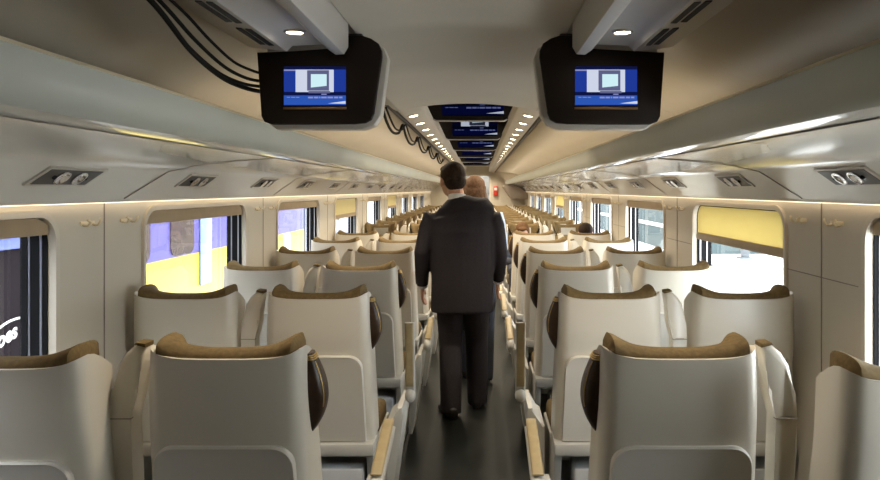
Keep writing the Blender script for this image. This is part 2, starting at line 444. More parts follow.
# ------------------------------------------------------------------ ceiling
def slab(bm, prof, up, y0, y1):
    prism(bm, prof + up[::-1], 'y', y0, y1)
bm = bmesh.new()
rf = [(-1.62, 1.61), (-1.62, 1.95), (-1.45, 2.22), (-1.1, 2.42), (-.6, 2.52), (0, 2.55), (.6, 2.52), (1.1, 2.42), (1.45, 2.22), (1.62, 1.95), (1.62, 1.61)]
slab(bm, rf, [(x * 1.04, z + .04) for x, z in rf], Y0, Y1 + 2.4)
slab(bm, [(-.34, 2.36), (0, 2.38), (.34, 2.36)], [(-.34, 2.40), (0, 2.42), (.34, 2.40)], 4.06, Y1)
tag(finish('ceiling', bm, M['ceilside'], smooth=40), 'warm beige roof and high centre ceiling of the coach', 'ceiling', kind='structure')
c_ = bpy.data.objects['ceiling']
for sg, side in ((-1, 'left'), (1, 'right')):
    for nm, (ya, yb, xi) in (('', (Y0, 4.295, .77)), ('far_', (4.30, Y1, .57))):
        bm = bmesh.new()
        lo_ = [(sg * 1.468, 1.765), (sg * 1.46, 1.84), (sg * 1.36, 1.97), (sg * 1.18, 2.05), (sg * .95, 2.10), (sg * xi, 2.115)]
        slab(bm, lo_, [(x * 1.015, z + .02) for x, z in lo_], ya, yb)
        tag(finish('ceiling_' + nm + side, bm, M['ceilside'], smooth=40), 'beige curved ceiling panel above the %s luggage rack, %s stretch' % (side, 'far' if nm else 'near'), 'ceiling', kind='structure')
    bm = bmesh.new(); box(bm, *sorted((sg * .345, sg * .352)), 4.06, Y1, 2.172, 2.40)
    tag(finish('trim_%d' % (2 if sg < 0 else 3), bm, M['ceil']), 'upright side of the high centre ceiling on the %s' % side, 'trim', kind='structure')
    bm = bmesh.new(); box(bm, *sorted((sg * .36, sg * 1.40)), 4.293, 4.299, 2.21, 2.40)
    tag(finish('trim_%d' % (4 if sg < 0 else 5), bm, M['ceil']), 'closing piece above the near ceiling duct on the %s' % side, 'trim', kind='structure')
# central lowered panel near the camera (arched), bulkhead edge towards the far part
bm = bmesh.new()
n = 12
low = [(-.396 + .792 * i / n, 2.012 + .038 * (1 - (2 * i / n - 1) ** 2)) for i in range(n + 1)]
rows = []
for yy, dz in ((Y0, .128), (2.58, .128), (2.66, .115), (2.84, .02), (2.96, 0), (4.05, 0)):
    rows.append([(x, yy, z_ + dz) for x, z_ in low] + [(.396, yy, 2.36), (-.396, yy, 2.36)])
grid_loft(bm, rows)
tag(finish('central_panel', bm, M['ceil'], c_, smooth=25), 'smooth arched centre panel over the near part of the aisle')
for sg in (-1, 1):
    t = thing('ceiling_beam', 'grey ceiling duct with vents, reaching the %s screen' % ('left' if sg < 0 else 'right'), 'ceiling duct', (0, 0, 2.045), group='ceiling ducts')
    bm = bmesh.new()
    z = lambda v: v - 2.03
    prof = [(.40, z(2.10)), (.40, z(2.045)), (.415, z(2.02)), (.445, z(2.018)), (.47, z(2.035)), (.485, z(2.055)), (.60, z(2.05)), (.62, z(2.03)), (.755, z(2.045)), (.765, z(2.06)), (.765, z(2.2)), (.40, z(2.2))]
    if sg < 0: prof = [(-x, zz) for x, zz in prof][::-1]
    prism(bm, prof, 'y', Y0, 2.50)
    prism(bm, prof, 'y', 2.75, 4.29)
    finish('duct_body', bm, M['beam'], t, smooth=50)
    for (ya, yb) in ((1.85, 2.08), (2.16, 2.40), (1.50, 1.76)):
        for xx in (.645, .675):
            bm = bmesh.new()
            zz = 2.03 + .015 * (xx - .62) / .135 - 2.03
            box(bm, *sorted((sg * (xx - .009), sg * (xx + .009))), ya, yb, zz - .003, zz + .008)
            tag(finish('vent_slot', bm, M['vent'], t, smooth=None))
    s = thing('light_strip', 'sloping pale lighting strip along the %s side of the far ceiling' % ('left' if sg < 0 else 'right'), 'lighting strip', (0, 4.3, 2.118), group='ceiling lighting strips')
    bm = bmesh.new()
    prism(bm, [(sg * .34, .02), (sg * .355, .008), (sg * .49, -.018), (sg * .51, -.012), (sg * .52, .01), (sg * .52, .05), (sg * .34, .05)], 'y', 0, Y1 - 4.3 - .01)
    finish('strip_panel', bm, M['ceil'], s, smooth=30)
    bm = bmesh.new(); box(bm, *sorted((sg * .525, sg * .55)), 0, Y1 - 4.32, -.02, .0, .003); finish('dark_channel', bm, M['grey'], s)

# downlights
def downlight_proto(r):
    t = thing('downlight', 'x', 'ceiling light')
    bm = bmesh.new()
    g = bmesh.ops.create_circle(bm, cap_ends=True, radius=r, segments=18)
    bmesh.ops.translate(bm, vec=(0, 0, -.006), verts=bm.verts[:])
    finish('lens', bm, M['lamp'], t, smooth=None)
    bm = bmesh.new()
    rings = [[((r + dr) * math.cos(2 * PI * k / 18), (r + dr) * math.sin(2 * PI * k / 18), zz) for k in range(18)] for dr, zz in ((.0, -.006), (.004, -.009), (.012, -.004), (.012, .004))]
    grid_loft(bm, rings, False); finish('trim_ring', bm, M['alu'], t)
    return t
far_l = bpy.data.lights.new('downlight_lamp', 'SPOT'); far_l.energy = 9; far_l.color = (1, .85, .64); far_l.spot_size = 2.7; far_l.spot_blend = .8; far_l.shadow_soft_size = .03
near_l = bpy.data.lights.new('downlight_lamp_near', 'SPOT'); near_l.energy = 26; near_l.color = (1, .84, .63); near_l.spot_size = 1.95; near_l.spot_blend = .7; near_l.shadow_soft_size = .03
proto = downlight_proto(.034); first = True
for sg, side in ((-1, 'left'), (1, 'right')):
    nums = int((Y1 - .4 - 5.25) / .6) + 1
    for j in range(nums):
        y = 5.25 + .6 * j
        t = proto if first else copy_tree(proto); first = False
        t.location = (sg * .43, y, 2.1105); t.rotation_euler = (0, sg * .19, 0)
        lab = 'round recessed ceiling light, %s from the near end of the %s strip' % (ORD[j], side) if j < 8 else 'tiny round light in the far stretch of the %s ceiling strip' % side
        tag(t, lab, 'ceiling light', 'far strip lights on the %s' % side if j >= 8 else 'ceiling strip lights')
        l = bpy.data.objects.new('downlight_lamp', far_l); C.objects.link(l); l.parent = t; l.location = (0, 0, -.02)
for sg, side in ((-1, 'left'), (1, 'right')):
    for y, nm in ((.15, None), (2.285, 'just before the %s screen' % side), (4.20, 'behind the %s screen' % side)):
        t = copy_tree(proto); t.scale = (.78, .78, 1); t.location = (sg * .535, y, 2.070); t.rotation_euler = (0, 0, 0)
        tag(t, 'round light in the ceiling duct ' + (nm or 'above the camera on the %s' % side), 'ceiling light', 'ceiling duct lights')
        for ch in t.children:
            if ch.type == 'LIGHT': ch.data = near_l

# ------------------------------------------------------------------ luggage racks, fascias, reading lights
RY1 = 21.95
for sg, side in ((-1, 'left'), (1, 'right')):
    r = thing('luggage_rack', 'long overhead luggage rack above the %s windows' % side, 'luggage rack', (0, 0, 1.711), group='overhead luggage racks')
    q = lambda pts: [(sg * x, zz - 1.7) for x, zz in pts]
    bm = bmesh.new()
    prism(bm, q([(.852, 1.828), (.850, 1.80), (.856, 1.765), (.872, 1.728), (.892, 1.712), (.905, 1.722), (.885, 1.76), (.872, 1.80), (.870, 1.828)]), 'y', Y0, RY1)
    finish('lip', bm, M['lip'], r, smooth=40)
    bm = bmesh.new(); prism(bm, q([(.849, 1.827), (.873, 1.827), (.871, 1.836), (.853, 1.836)]), 'y', Y0, RY1); finish('edge_trim', bm, M['edge'], r, smooth=40)
    bm = bmesh.new()
    prism(bm, q([(.892, 1.718), (.93, 1.700), (1.45, 1.70), (1.455, 1.73), (.905, 1.745)]), 'y', Y0, RY1)
    finish('shelf', bm, M['rack'], r, smooth=40)
    bm = bmesh.new(); box(bm, *sorted((sg * .93, sg * .96)), 3.3, RY1 - .05, 1.748 - 1.7, 1.762 - 1.7, .003)  # added glowing tube, unseen behind the lip, brightens the side ceiling
    tag(finish('cove_light', bm, M['cove'], r, smooth=None), 'warm light tube lying on top of the rack')
    f = thing('rack_fascia', 'glossy curved fascia under the %s luggage rack' % side, 'fascia', (0, 0, 1.49), group='fascias under the racks')
    q2 = lambda pts: [(sg * x, zz - 1.49) for x, zz in pts]
    bm = bmesh.new()
    curve = [(.945, 1.706), (1.00, 1.699), (1.08, 1.689), (1.16, 1.676), (1.22, 1.662), (1.265, 1.646), (1.28, 1.635)]
    curve2 = [(1.286, 1.628), (1.405, 1.518), (1.412, 1.504), (1.425, 1.500), (1.4665, 1.502), (1.4665, 1.708)]
    prism(bm, q2(curve + curve2), 'y', Y0, RY1)
    finish('fascia_panel', bm, M['rack'], f, smooth=40)
    bm = bmesh.new(); x0, x1 = sorted((sg * 1.438, sg * 1.456)); box(bm, x0, x1, Y0 + .1, RY1, .0075, .0125)
    tag(finish('glow_strip', bm, M['glow'], f, smooth=None), 'warm glowing light strip washing the wall top')
    # slanted panel joints
    for j, yb in enumerate([-.1 + 2.1 * k for k in range(10)]):
        yb += 3.0 - 2.1
        bm = bmesh.new()
        pl = [(1.406, 1.515), (1.283, 1.631), (1.22, 1.662), (1.08, 1.689), (.95, 1.705)]
        pts = [(sg * (x - .0012), yb + .25 * i * .55, zz - 1.49 - .0015) for i, (x, zz) in enumerate(pl)]
        sweep(bm, pts, .0022, 5)
        finish('panel_joint', bm, M['seam'], f, smooth=None)
    # reading light units
    ux = Vector((sg * .119, 0, -.11)).normalized()      # down the face
    nrm = Vector((-sg * .11, 0, -.119)).normalized()
    base = Vector((sg * 1.318, 0, 1.5985)) + nrm * .0035
    def P(u, y, h): return ux * u + Vector((0, y, 0)) + nrm * h
    proto_r = None
    for j in range(17):
        y = 2.36 + 1.08 * j
        if proto_r is None:
            t = proto_r = thing('reading_light_unit', 'x', 'reading light')
            bm = bmesh.new()
            A = [P(.045, -.190, .003), P(-.042, -.150, .003), P(-.042, .190, .003), P(.045, .150, .003)]
            B = [P(.045, -.190, -.004), P(-.042, -.150, -.004), P(-.042, .190, -.004), P(.045, .150, -.004)]
            a_ = [bm.verts.new(p) for p in A]; b_ = [bm.verts.new(p) for p in B]
            bm.faces.new(a_); bm.faces.new(b_[::-1])
            for i in range(4): bm.faces.new([a_[i], b_[i], b_[(i + 1) % 4], a_[(i + 1) % 4]])
            finish('bezel', bm, M['fascia'], t)
            bm = bmesh.new()
            A = [P(.036, -.168, .0045), P(-.033, -.136, .0045), P(-.033, .168, .0045), P(.036, .136, .0045)]
            B = [p - nrm * .003 for p in A]
            a_ = [bm.verts.new(p) for p in A]; b_ = [bm.verts.new(p) for p in B]
            bm.faces.new(a_); bm.faces.new(b_[::-1])
            for i in range(4): bm.faces.new([a_[i], b_[i], b_[(i + 1) % 4], a_[(i + 1) % 4]])
            finish('recess_plate', bm, M['grey'], t)
            for yy in (-.05, .05):
                bm = bmesh.new()
                rg = []
                for rr, hh in ((.029, .005), (.030, .012), (.023, .013), (.010, .007)):
                    rg.append([P(rr * math.cos(2 * PI * k / 14), yy + rr * 1.15 * math.sin(2 * PI * k / 14), hh) for k in range(14)])
                grid_loft(bm, rg); finish('reflector', bm, M['chrome'], t)
            for yy in (-.09, .09):
                bm = bmesh.new(); ellipsoid(bm, P(0, yy, .006), (.008, .008, .008), u=8, v=6)
                finish('switch', bm, M['black'], t)
        else:
            t = copy_tree(proto_r)
        t.location = base + Vector((0, y, 0))
        tag(t, ('twin reading light unit set in the %s fascia, %s from the camera' % (side, ORD[j])) if j < 6 else 'small twin reading light unit in the far part of the %s fascia' % side,
            'reading light', 'reading lights' if j < 6 else 'far reading lights on the %s' % side)

# ------------------------------------------------------------------ monitors
SD = [emis('dim_screen_blue', (.004, .006, .05), .12), emis('dim_screen_navy', (.002, .003, .010), .2), emis('dim_screen_white', (.62, .68, .80), .35),
      emis('dim_screen_slate', (.03, .035, .07), .3), emis('dim_screen_ice', (.45, .55, .62), .35), emis('dim_screen_deep_blue', (.005, .010, .10), .12),
      emis('dim_screen_lilac', (.16, .19, .42), .3)]
def screen_mesh(w, h):
    """lit screen picture facing -y, centred at origin"""
    bm = bmesh.new(); lev = [0]
    def R(x0, x1, y0, y1, mi, poly=None):   # coordinates in the picture 0..590 x 0..385, y down
        lev[0] += 1; d = -.0003 * lev[0]
        pts = poly or [(x0, y0), (x1, y0), (x1, y1), (x0, y1)]
        f = bm.faces.new([bm.verts.new(((px / 590 - .5) * w, d, (.5 - py / 385) * h)) for px, py in pts]); f.material_index = mi
    R(0, 590, 0, 385, 1)
    R(0, 590, 30, 248, 0); R(0, 590, 282, 375, 5)
    R(0, 275, 30, 44, 6)
    R(112, 475, 32, 250, 2)
    R(222, 430, 38, 236, 3); R(258, 408, 76, 206, 4)
    R(0, 0, 0, 0, 3, [(258, 206), (408, 190), (408, 206)])
    R(235, 440, 240, 262, 3)
    R(0, 590, 262, 282, 1)
    for (x0, x1) in ((30, 60), (70, 110), (118, 150)): R(x0, x1, 298, 305, 6)
    for (x0, x1) in ((232, 280), (288, 330), (338, 350), (358, 410), (418, 470), (480, 520), (528, 560)): R(x0, x1, 296, 312, 6)
    R(360, 410, 268, 278, 6)
    R(0, 0, 0, 0, 2, [(420, 362), (590, 338), (590, 366)])
    return bm

for sg, side in ((-1, 'left'), (1, 'right')):
    Y = 2.545; s = 275.0
    cx = -.5145 if sg < 0 else .5145
    t = thing('hanging_monitor', 'dark-framed video screen hanging from the ceiling near the camera, %s one' % side, 'screen', (cx, Y, 1.789), 0, 'large near screens')
    px = [(257.7, 51.9), (331, 50), (336, 43), (341, 36.5), (347, 34.6), (362, 34.6), (372, 38), (379.5, 43), (382.5, 50), (382.7, 56), (374.5, 113), (372, 119), (366, 122.5), (355, 123.5), (272, 124), (265, 121.5), (262, 116)]
    pts = [((x - 481) / s + .07 + .5145, (124 - y) / s) for x, y in px]
    if sg > 0: pts = [(-x, z_) for x, z_ in pts][::-1]
    bm = bmesh.new(); prism(bm, pts, 'y', 0, .03, .006); finish('bezel', bm, M['bezel'], t, smooth=30)
    bm = bmesh.new()
    px2 = [(262, 60), (340, 54), (352, 40), (366, 38), (384, 46), (388, 56), (381, 114), (374, 124), (362, 128.5), (275, 128.5), (266, 122)]
    pts = [((x - 481) / s + .07 + .5145, (124 - y) / s) for x, y in px2]
    if sg > 0: pts = [(-x, z_) for x, z_ in pts][::-1]
    prism(bm, pts, 'y', .0305, .10, .01); finish('rear_housing', bm, M['housing'], t, smooth=30)
    scx = ((316 - 481) / s + .07 + .5145) if sg < 0 else ((607 - 481) / s + .07 - .5145)
    sz = (124 - 86) / s
    bm = screen_mesh(62 / s, 39.5 / s); bmesh.ops.translate(bm, vec=(scx, -.001, sz), verts=bm.verts[:])
    tag(finish('screen', bm, SC, t, smooth=None, recalc=False), 'lit blue screen showing a white box')
    bm = bmesh.new(); box(bm, scx - .115, scx + .115, -.004, -.0005, sz - .084, sz - .076, .001); finish('bronze_strip', bm, M['bronze'], t)
    bm = bmesh.new(); box(bm, sg * .10 * -1 - .05, sg * .10 * -1 + .05, .04, .09, .30, .34, .005); finish('mounting_bracket', bm, M['grey'], t)

proto_m = None
for j in range(6):
    Y = 5.0 + 1.87 * j
    if proto_m is None:
        t = proto_m = thing('hanging_monitor', 'x', 'screen')
        bm = bmesh.new()
        prism(bm, [(-.265, .012), (-.245, 0), (.245, 0), (.265, .012), (.385, .27), (.385, .33), (-.385, .33), (-.385, .27)], 'y', 0, .04, .004); finish('bezel', bm, M['bezel'], t, smooth=30)
        bm = bmesh.new(); prism(bm, [(-.27, .006), (-.245, -.008), (.245, -.008), (.27, .006), (.262, .010), (.242, -.001), (-.242, -.001), (-.262, .010)], 'y', -.004, .045); finish('lower_trim', bm, M['alu'], t, smooth=30)
        bm = screen_mesh(.44, .27); bmesh.ops.translate(bm, vec=(.02, -.001, .165), verts=bm.verts[:])
        tag(finish('screen', bm, SD, t, smooth=None, recalc=False), 'dim dark blue screen')
    else: t = copy_tree(proto_m)
    t.location = (0, Y, 2.05)
    tag(t, 'wide tapered screen hanging over the aisle, %s of the row behind the centre panel' % ORD[j], 'screen', 'screens over the aisle')

# cables
def cable(name, pts, r, label):
    bm = bmesh.new(); sweep(bm, catmull(pts, 8), r, 7); return tag(finish(name, bm, M['cable']), label, 'cable', 'loose cables')
cable('cable', [(-.775, 1.5, 2.085), (-.77, 1.8, 2.03), (-.795, 2.1, 1.965), (-.80, 2.35, 1.93), (-.77, 2.5, 1.915), (-.72, 2.58, 1.91)], .008, 'black cable lowest of the bundle sagging to the left screen')
cable('cable', [(-.79, 1.5, 2.09), (-.782, 1.8, 2.045), (-.81, 2.1, 1.985), (-.81, 2.35, 1.945), (-.775, 2.5, 1.93), (-.72, 2.585, 1.93)], .006, 'black cable second lowest of the bundle sagging to the left screen')
cable('cable', [(-.775, 1.45, 2.09), (-.768, 1.8, 2.05), (-.785, 2.1, 2.0), (-.79, 2.35, 1.965), (-.765, 2.5, 1.95), (-.72, 2.58, 1.948)], .006, 'black cable third lowest of the bundle sagging to the left screen')
cable('cable', [(-.775, 1.6, 2.10), (-.77, 1.95, 2.06), (-.778, 2.2, 2.02), (-.775, 2.4, 1.99), (-.75, 2.52, 1.98), (-.72, 2.58, 1.975)], .005, 'thin black cable highest of the bundle by the left screen')
for dx, r_, lab in ((0, .010, 'thick black cable looping along the left ceiling beyond the left screen'), (.024, .007, 'thin black cable beside the thicker loops on the left ceiling')):
    att = [4.55, 5.75, 7.1, 8.6, 10.2, 12.0]; pts = []
    for a, b in zip(att, att[1:]):
        pts += [(-.565 + dx, a, 2.085), (-.575 + dx, a + (b - a) * .25, 2.02 + dx), (-.58 + dx, a + (b - a) * .55, 1.98 + dx), (-.575 + dx, a + (b - a) * .85, 2.005 + dx)]
    pts.append((-.565 + dx, att[-1], 2.085))
    cable('cable', pts, r_, lab)

# ------------------------------------------------------------------ seats
def shell_bm():
    bm = bmesh.new()
    zb, zt = .445, 1.108
    def sect(w, d, r, inset, k=5, nb=10):
        w -= inset; pts = []
        for i in range(4): pts.append((-w, d - (d - r) * i / 4))
        for i in range(k + 1):
            a = PI + PI / 2 * i / k
            pts.append((-w + r + r * math.cos(a), r + r * math.sin(a)))
        for i in range(1, nb):
            pts.append((-w + r + (2 * (w - r)) * i / nb, 0))
        for i in range(k + 1):
            a = -PI / 2 + PI / 2 * i / k
            pts.append((w - r + r * math.cos(a), r + r * math.sin(a)))
        for i in range(1, 5): pts.append((w, r + (d - r) * i / 4))
        return [(x, y + inset) if abs(y) < d else (x, y) for x, y in pts]
    NV = 14; G = []
    for inset in (0, .014):
        rows = []
        for v in range(NV + 1):
            t = v / NV; row = []
            zz = zb + (zt - zb) * t
            w = .234 - .016 * t ** 1.3
            sec = sect(w, .17, .045, inset)
            for x, y in sec:
                ax = min(1, abs(x) / w)
                top = 1.080 + .028 * ax ** 5
                if y > .05: top -= .06 * ((y - .05) / .12) ** 1.5
                z_ = zb + (top - zb) * t
                yy = y - .014 * (1 - ax * ax) + .10 * (1 - t) ** 1.15 + (.02 * max(0, t - .75) / .25)
                row.append(bm.verts.new((x, yy, z_)))
            rows.append(row)
        G.append(rows)
    O, I = G; n = len(O[0])
    for v in range(NV):
        for i in range(n - 1):
            bm.faces.new([O[v][i], O[v][i + 1], O[v + 1][i + 1], O[v + 1][i]])
            bm.faces.new([I[v][i + 1], I[v][i], I[v + 1][i], I[v + 1][i + 1]])
        bm.faces.new([O[v][0], O[v + 1][0], I[v + 1][0], I[v][0]]); bm.faces.new([O[v][-1], I[v][-1], I[v + 1][-1], O[v + 1][-1]])
    for i in range(n - 1):
        bm.faces.new([O[NV][i], O[NV][i + 1], I[NV][i + 1], I[NV][i]]); bm.faces.new([O[0][i], I[0][i], I[0][i + 1], O[0][i + 1]])
    return bm

def panel_bm():
    bm = bmesh.new()
    # rounded-top panel standing just proud of the shell back, following its rake
    pts = [(-.205, .448), (.205, .448)]
    for i in range(7):
        a = PI / 2 * i / 6; pts.append((.197 - .06 + .06 * math.cos(a), .838 - .06 + .06 * math.sin(a)))
    for i in range(7):
        a = PI / 2 + PI / 2 * i / 6; pts.append((-.197 + .06 + .06 * math.cos(a), .838 - .06 + .06 * math.sin(a)))
    def yb(x, z_):
        t = (z_ - .445) / .64; return -.014 * (1 - (x / .24) ** 2) + .10 * (1 - max(0, t)) ** 1.15
    A = [bm.verts.new((x, yb(x, z_) - .012, z_)) for x, z_ in pts]
    A2 = [bm.verts.new((x * .985, yb(x, z_) - .017, .448 + (z_ - .448) * .985)) for x, z_ in pts]
    B = [bm.verts.new((x, yb(x, z_) + .003, z_)) for x, z_ in pts]
    n = len(pts)
    for P_, Q in ((A2, A), (A, B)):
        for i in range(n): bm.faces.new([P_[i], P_[(i + 1) % n], Q[(i + 1) % n], Q[i]])
    # front face as horizontal strips for the curved rake
    bm.faces.new([A2[0], A2[1], A2[2], A2[-1]])
    L, R = A2[2:9], A2[9:][::-1]
    for i in range(6): bm.faces.new([L[i], L[i + 1], R[i + 1], R[i]])
    bm.faces.new(B[::-1])
    return bm

def headrest_bm():
    bm = bmesh.new(); rings = []; N = 30
    for i in range(N + 1):
        x = -.201 + .402 * i / N; ax = abs(x)
        e = max(0, (ax - .184) / .018); sh = math.sqrt(max(.02, 1 - e * e))
        top = 1.099 + .034 * (min(ax, .182) / .182) ** 3.2
        top = 1.085 + (top - 1.085) * (.40 + .60 * sh)
        wr_ = max(0, min(1, (ax - .13) / .04)); hd = (.050 + .030 * wr_) * (.35 + .65 * sh); bot = .94 + .13 * max(0, (ax - .14) / .06)
        yc = .068 + .030 * wr_
        zc = (top + bot) / 2; hh = (top - bot) / 2
        rg = []
        for k in range(20):
            a = 2 * PI * k / 20; c, s_ = math.cos(a), math.sin(a)
            f = lambda q, p: math.copysign(abs(q) ** p, q)
            rg.append((x, yc + hd * f(c, .8) + .03 * (1 - (1 - s_) / 2) * 0 + (.022 if s_ < 0 else 0) * (-s_), zc + hh * f(s_, .45)))
        rings.append(rg)
    grid_loft(bm, rings); return bm

def make_seat(sg, aisle, arm='down', cloth=False):
    """sg: x direction of the aisle side in the seat's own axes"""
    t = thing('train_seat', 'x', 'seat')
    key = (sg, aisle, arm)
    finish('shell', MESH('shell', shell_bm), M['shell'], t, smooth=45)
    finish('back_panel', MESH('panel', panel_bm), M['shell2'], t, smooth=40)
    finish('headrest', headrest_bm(), M['brown'], t, smooth=50)
    bm = bmesh.new()
    v0 = len(bm.verts)
    box(bm, -.213, .213, .05, .19, .46, .97, .04, 3)
    for v in bm.verts: v.co.y += .11 * max(0, (1.0 - v.co.z)) / .53
    finish('backrest', bm, M['brown'], t)
    bm = bmesh.new(); box(bm, -.225, .225, .17, .62, .38, .485, .03, 3); finish('seat_cushion', bm, M['brown'], t)
    # frame under the shell, open towards the rear with a grey box inside
    bm = bmesh.new()
    box(bm, -.24, .24, .06, .24, .385, .443, .012)
    for sx in (-1, 1):
        prism(bm, [(.07, .41), (.60, .41), (.50, .0), (.20, .0)] if True else [], 'x', *sorted((sx * .205, sx * .238)), .006)
    box(bm, -.21, .21, .24, .60, .30, .378, .01)
    finish('seat_frame', bm, M['frame'], t)
    bm = bmesh.new(); box(bm, -.212, .212, .262, .285, .06, .30, .004); finish('recess_back', bm, M['recess'], t)
    bm = bmesh.new(); box(bm, -.15, .19, .085, .258, .10, .325, .014); finish('storage_box', bm, M['box'], t)
    if aisle:
        # dark leather wing beside the headrest on the aisle side
        bm = bmesh.new(); rings = []
        N = 14
        for i in range(N + 1):
            u = i / N; z_ = .838 + .240 * u
            bulge = math.sin(PI * min(1, u * .86 + .07)) ** .75
            x1 = .205 + .062 * bulge * (.55 + .45 * u) if u < 1 else .215
            x1 = .205 + .062 * (math.sin(PI * (u ** .85 * .72 + .12)) ** 1.2)
            x0 = .180; yc = .115 + .03 * (1 - u); dy = .050 * (.45 + .55 * math.sin(PI * (u * .8 + .12)))
            se = lambda q: math.copysign(abs(q) ** .6, q)
            rings.append([(sg * ((x0 + x1) / 2 + (x1 - x0) / 2 * se(math.cos(2 * PI * k / 24))), yc + dy * se(math.sin(2 * PI * k / 24)), z_) for k in range(24)])
        grid_loft(bm, rings)
        sp = finish('side_wing', bm, M['leather'], t, smooth=60)
        bm = bmesh.new()
        for q in range(3):
            u = .93 + q * .022; z_ = .838 + .240 * u
            x1 = .205 + .062 * (math.sin(PI * (u ** .85 * .72 + .12)) ** 1.2)
            yc = .115 + .03 * (1 - u); dy = .050 * (.45 + .55 * math.sin(PI * (u * .8 + .12)))
            pts = []
            for k in range(9):
                a = -PI / 2 - .1 + PI * .75 * k / 8
                pts.append((sg * ((.180 + x1) / 2 + ((x1 - .180) / 2 + .0015) * se(math.cos(a))), yc + (dy + .0015) * se(math.sin(a)), z_))
            sweep(bm, pts, .0022, 5)
        pts = []
        for i in range(10):
            u = .35 + .55 * i / 9; z_ = .838 + .240 * u
            x1 = .205 + .062 * (math.sin(PI * (u ** .85 * .72 + .12)) ** 1.2)
            yc = .115 + .03 * (1 - u); dy = .050 * (.45 + .55 * math.sin(PI * (u * .8 + .12)))
            a = -.55
            pts.append((sg * ((.180 + x1) / 2 + ((x1 - .180) / 2 + .001) * se(math.cos(a))), yc + (dy + .001) * se(math.sin(a)), z_))
        sweep(bm, pts, .002, 5)
        finish('stitching', bm, M['gold'], sp, smooth=None)
        # console under the aisle armrest
        bm = bmesh.new()
        A = [(.262, .04), (.285, .04), (.335, .40), (.348, .50), (.340, .535), (.318, .535), (.300, .47), (.262, .45)]
        A = [(sg * x, z_) for x, z_ in A]
        prism(bm, A, 'y', .27, .58, .01)
        finish('side_console', bm, M['frame'], t)
        # aisle armrest
        ax_ = sg * .372
        if arm == 'down': d = Vector((0, .38, .085)).normalized(); ln = .39
        else: d = Vector((0, -.03, .34)).normalized(); ln = .35
        n_ = Vector((0, -d.z, d.y)); p0 = Vector((0, .34, .575))
        def rail(w0, w1, h0, h1, l0, l1):
            bm = bmesh.new(); rg = []
            for i in range(13):
                u = i / 12; e = min(1, math.sqrt(max(.05, 1 - max(0, (u - .85) / .15) ** 2)), math.sqrt(max(.05, 1 - max(0, (.12 - u) / .12) ** 2)))
                c = p0 + d * (l0 + (l1 - l0) * u) + n_ * ((h0 + h1) / 2)
                a_, b_ = (w1 - w0) / 2, (h1 - h0) / 2 * e
                rg.append([c + Vector((ax_ + a_ * math.copysign(abs(math.cos(q)) ** .6, math.cos(q)), 0, 0)) + n_ * (b_ * math.copysign(abs(math.sin(q)) ** .6, math.sin(q))) for q in [2 * PI * k / 14 for k in range(14)]])
            grid_loft(bm, rg); return bm
        ar = finish('armrest', rail(-.024, .024, -.03, .012, -.02, ln), M['frame'], t, smooth=50)
        finish('armrest_pad', rail(-.020, .020, .010, .034, .05, ln + .005), M['armpad'], ar, smooth=50)
        bm = bmesh.new()
        ellipsoid(bm, (ax_ - sg * .0, .34, .575), (.026, .034, .036)); finish('pivot', bm, M['frame'], ar)
        # raised divider on the side away from the aisle
        sx = -sg
        o = [(.280, .10), (.334, .10), (.338, .60), (.338, .90), (.335, .97), (.326, 1.045), (.308, 1.078), (.282, 1.100), (.256, 1.102), (.248, 1.090), (.258, 1.03), (.272, .975), (.277, .90), (.279, .70)]
        bm = bmesh.new(); prism(bm, [(sx * x, z_) for x, z_ in o], 'y', .05, .115, .014, seg=3)
        for v in bm.verts:
            v.co.y += .12 * max(0, 1.0 - v.co.z) * .8
            if v.co.z > .93: v.co.y += (v.co.z - .93) * .25
        dv = finish('divider', bm, M['shell'], t, smooth=50)
        bm = bmesh.new(); prism(bm, [(sx * x, z_) for x, z_ in [(.250, 1.094), (.284, 1.103), (.278, 1.110), (.250, 1.106)]], 'y', .09, .145, .003); finish('divider_cap', bm, M['brown'], dv)
        bm = bmesh.new(); box(bm, *sorted((sx * .2765, sx * .339)), .0585, .075, .898, .9012); finish('divider_seam', bm, M['seam'], dv, smooth=None)
    if cloth:
        bm = bmesh.new(); N = 8
        fr = []
        for i in range(N + 1):
            x = -.095 + .19 * i / N
            fr.append([(x, .1215, 1.062), (x, .129, 1.02), (x, .137, .95), (x, .196, .93), (x, .205, .84)])
        V = [[bm.verts.new(p) for p in r_] for r_ in fr]
        for a_, b_ in zip(V, V[1:]):
            for i in range(len(a_) - 1): bm.faces.new([a_[i], a_[i + 1], b_[i + 1], b_[i]])
        bmesh.ops.solidify(bm, geom=bm.faces[:], thickness=-.004)
        tag(finish('headrest_cover', bm, M['cloth'], t, smooth=60), 'white cloth headrest cover')
    return t
def MESH(_n, f): return f()

protos = {}
def seat(x, y, rz, sg, aisle, arm, cloth, label, group):
    key = (sg, aisle, arm, cloth)
    if key not in protos: t = protos[key] = make_seat(*key)
    else: t = copy_tree(protos[key])
    t.location = (x, y, 0); t.rotation_euler = (0, 0, rz)
    tag(t, label, 'seat', group); return t

